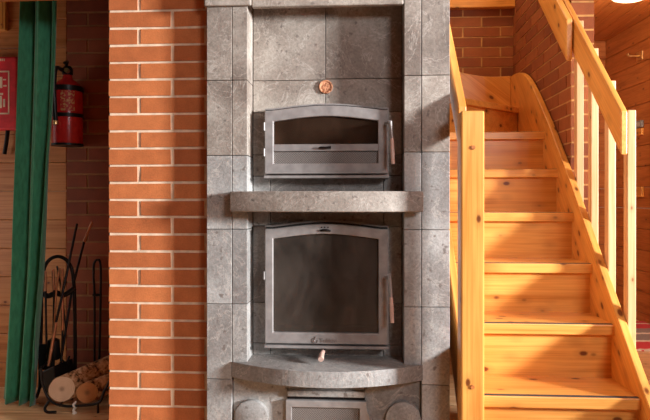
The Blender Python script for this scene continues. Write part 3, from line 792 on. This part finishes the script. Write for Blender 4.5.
prism(sc, A, (.02,.16,0)); tag(finish('coal_scuttle', sc, 'iron', bevel=.006), 'black iron scuttle standing behind the left end of the logs', 'scuttle')
def log(name, label, cpx, cpy, Y, r, end, back, matend):
    c0 = PY(cpx, cpy, Y); c1 = Vector(back)
    ax_ = (c1-c0).normalized(); n = 40
    up = Vector((0,0,1)); up = (up-ax_*up.dot(ax_)).normalized(); w = ax_.cross(up)
    cutn = (Vector((0,0,H))-c0); cutn.z *= .4; cutn = (cutn.normalized()*.88-ax_*.12).normalized()
    t = thing(name, label, 'log', c0, 'firewood on the rack')
    random.seed(name+label); off = [random.uniform(-.03,.03) for _ in range(n)]; off = [(off[i]+off[i-1]+off[(i+1)%n])/3 for i in range(n)]
    bm = bmesh.new(); rings = []; Ln = (c1-c0).length
    front = []
    uf = (Vector((0,0,1))-cutn*cutn.z).normalized(); wf = (-cutn).cross(uf)
    for k in range(n):
        a = 2*math.pi*k/n; front.append(c0+(uf*math.cos(a)+wf*math.sin(a))*r*(1+off[k]))
    for j in range(9):
        f = j/8; row = []
        for k in range(n):
            a = 2*math.pi*k/n; d = (up*math.cos(a)+w*math.sin(a))*r*(1+off[k]+.02*math.sin(j*1.7+k*.5)*(1 if j else 0))
            row.append(bm.verts.new((front[k]).lerp(c1+d, f)))
        rings.append(row)
    for a, b in zip(rings, rings[1:]):
        for k in range(n): bm.faces.new((a[k], a[(k+1)%n], b[(k+1)%n], b[k]))
    bm.faces.new(rings[-1]); bm.faces.new(rings[0][::-1])
    finish('bark', bm, 'bark', t, smooth=50)
    # sawn face in its own local frame: disc with normal along local -Y
    bm = bmesh.new()
    yax = -cutn; xax = Vector((0,0,1)).cross(yax).normalized(); xax = -xax; zax = xax.cross(yax)
    Mx = Matrix((xax, yax, zax)).transposed()
    inv = Mx.inverted()
    loc = [inv@((p-c0)*.955+cutn*.003) for p in front]; loc2 = [v+Vector((0,.012,0)) for v in loc]
    A = [bm.verts.new(v) for v in loc]; B = [bm.verts.new(v) for v in loc2]
    bm.faces.new(A); bm.faces.new(B[::-1])
    for k in range(n): bm.faces.new((A[k], A[(k+1)%n], B[(k+1)%n], B[k]))
    bmesh.ops.recalc_face_normals(bm, faces=bm.faces)
    me = bpy.data.meshes.new('sawn_end'); bm.to_mesh(me); bm.free(); me.materials.append(M[matend])
    o = bpy.data.objects.new('sawn_end', me); link(o, t); o.rotation_euler = Mx.to_euler()
    return t
log('firewood_log', 'larger pale log with a dark heart, left of the two on the rack', 62, 389, 2.88, .0625, None, (-1.19, 3.20, .215), 'endpale')
log('firewood_log', 'smaller orange log end, right of the two beside the brick column', 87.3, 392.5, 2.90, .051, None, (-1.05, 3.20, .175), 'endorange')

# ---------- far room items ----------
# rag rug on the floor
rg0 = [PZ(632, 323, .0), PZ(668, 323, .0), PZ(690, 354, .0), PZ(622, 354, .0)]
ctr = sum(rg0, Vector())/4
bm = bmesh.new(); w_ = .95; d_ = 1.15
cpt = PZ(648, 336, 0)
prism(bm, [Vector((-.75,-.48,.002)), Vector((.52,-.48,.002)), Vector((.52,.52,.002)), Vector((-.75,.52,.002))], (0,0,.009))
rg = finish('rag_rug', bm, 'rug', origin=(0,0,0)); rg.location = (cpt.x, cpt.y, 0); rg.rotation_euler = (0,0,TH)
tag(rg, 'red and grey striped rag rug lying on the floor beyond the balusters', 'rug')
# ceiling lamp
lp = PT(632, 3.5, 4.3); lp.z = 2.48
la = thing('ceiling_lamp', 'round white opal glass lamp on the plank ceiling', 'lamp', (lp.x, lp.y, CEIL))
mklathe('glass_shade', [(.02,2.483),(.08,2.488),(.13,2.505),(.16,2.535),(.165,2.56),(.15,2.585)], (lp.x, lp.y, 0), 'opal', la)
mklathe('base_plate', [(.12,2.584),(.12,CEIL-.0005)], (lp.x, lp.y, 0), 'white', la)
# wall hook, display box and wooden plaque on the right wall
def onwall(px, py):
    a = (px-326)/F; k = cw.dot(rgt); t = k/a; return PT(px, py, t)
q = onwall(640.5, 56)
hk = thing('wall_hook', 'brass wall hook with a glossy arm high on the wooden wall', 'hook', q)
bm = bmesh.new(); obox(bm, q, dirv, rgt, -.05, .05, -.012, 0, q.z-.04, q.z+.04); finish('back_plate', bm, 'brass', hk, .003)
mktube('arm', [q+rgt*-.01, q+rgt*-.10, q+rgt*-.115+Vector((0,0,.02))], .010, 'brass', hk)
q = onwall(639.5, 124.5)
ds = thing('wall_thermostat', 'small grey framed display on the wooden wall above a wooden plaque', 'thermostat', q)
bm = bmesh.new(); obox(bm, q, dirv, rgt, -.07, .07, -.025, 0, q.z-.03, q.z+.03); finish('housing', bm, 'sign', ds, .003)
bm = bmesh.new(); obox(bm, q, dirv, rgt, -.05, .055, -.0265, -.025, q.z-.018, q.z+.016); finish('screen', bm, 'display', ds)
q = onwall(639.5, 132)
bm = bmesh.new(); obox(bm, q, dirv, rgt, -.07, .07, -.02, -.0005, q.z-.034, q.z+.028)
tag(finish('wooden_plaque', bm, 'pineY', bevel=.003), 'plain orange wooden plaque just below the small grey display', 'plaque')
q = onwall(641.5, 192)
bm = bmesh.new(); obox(bm, q, dirv, rgt, -.05, .05, -.03, -.0005, q.z-.045, q.z+.045)
tag(finish('switch_box', bm, 'pineY', bevel=.005), 'small pale wooden block low on the wall right of the front baluster', 'block')

# ---------- light ----------
def area(name, loc, target, w, h, power, col):
    l = bpy.data.lights.new(name, 'AREA'); l.shape = 'RECTANGLE'; l.size = w; l.size_y = h; l.energy = power; l.color = col
    o = bpy.data.objects.new(name, l); link(o); o.location = loc; o.rotation_euler = (Vector(target)-Vector(loc)).to_track_quat('-Z', 'Y').to_euler(); return o
area('window_light', (8.0, -.53, 2.25), (0, 2.5, 1.15), 1.1, 1.1, 2450, (.93, .97, 1))
area('room_light', (1.8, -.7, 2.45), (-.1, 2.6, .8), .9, .9, 74, (.95, .97, 1))
area('left_light', (-3.1, 2.2, .8), (-1.6, 3.0, .6), .6, .9, 7, (1, .95, .88))
area('stair_light', (.78, 3.7, 3.2), (.78, 3.5, 1.2), .6, 1.2, 11, (1, .60, .28))
area('far_room_light', (2.0, 2.9, 1.9), (2.4, 5.2, 1.2), .9, .9, 22, (1, .76, .50))
pl = bpy.data.lights.new('lamp_bulb', 'POINT'); pl.energy = 12; pl.color = (1,.75,.48); pl.shadow_soft_size = .12
o = bpy.data.objects.new('lamp_bulb', pl); link(o); o.location = (lp.x, lp.y, 2.38)
w = bpy.data.worlds.new('world'); S.world = w; w.use_nodes = True
w.node_tree.nodes['Background'].inputs[0].default_value = (1, .72, .47, 1); w.node_tree.nodes['Background'].inputs[1].default_value = .6

# ---------- camera ----------
cam = bpy.data.cameras.new('camera'); cam.sensor_width = 36; cam.lens = 36*F/650
cam.shift_x = -1/650; cam.shift_y = -10/650; cam.clip_start = .05
co = bpy.data.objects.new('camera', cam); link(co); co.location = (0,0,H); co.rotation_euler = (math.radians(90), 0, TH)
S.camera = co
S.view_settings.view_transform = 'Standard'; S.view_settings.look = 'None'; S.view_settings.exposure = 0; S.view_settings.gamma = 1
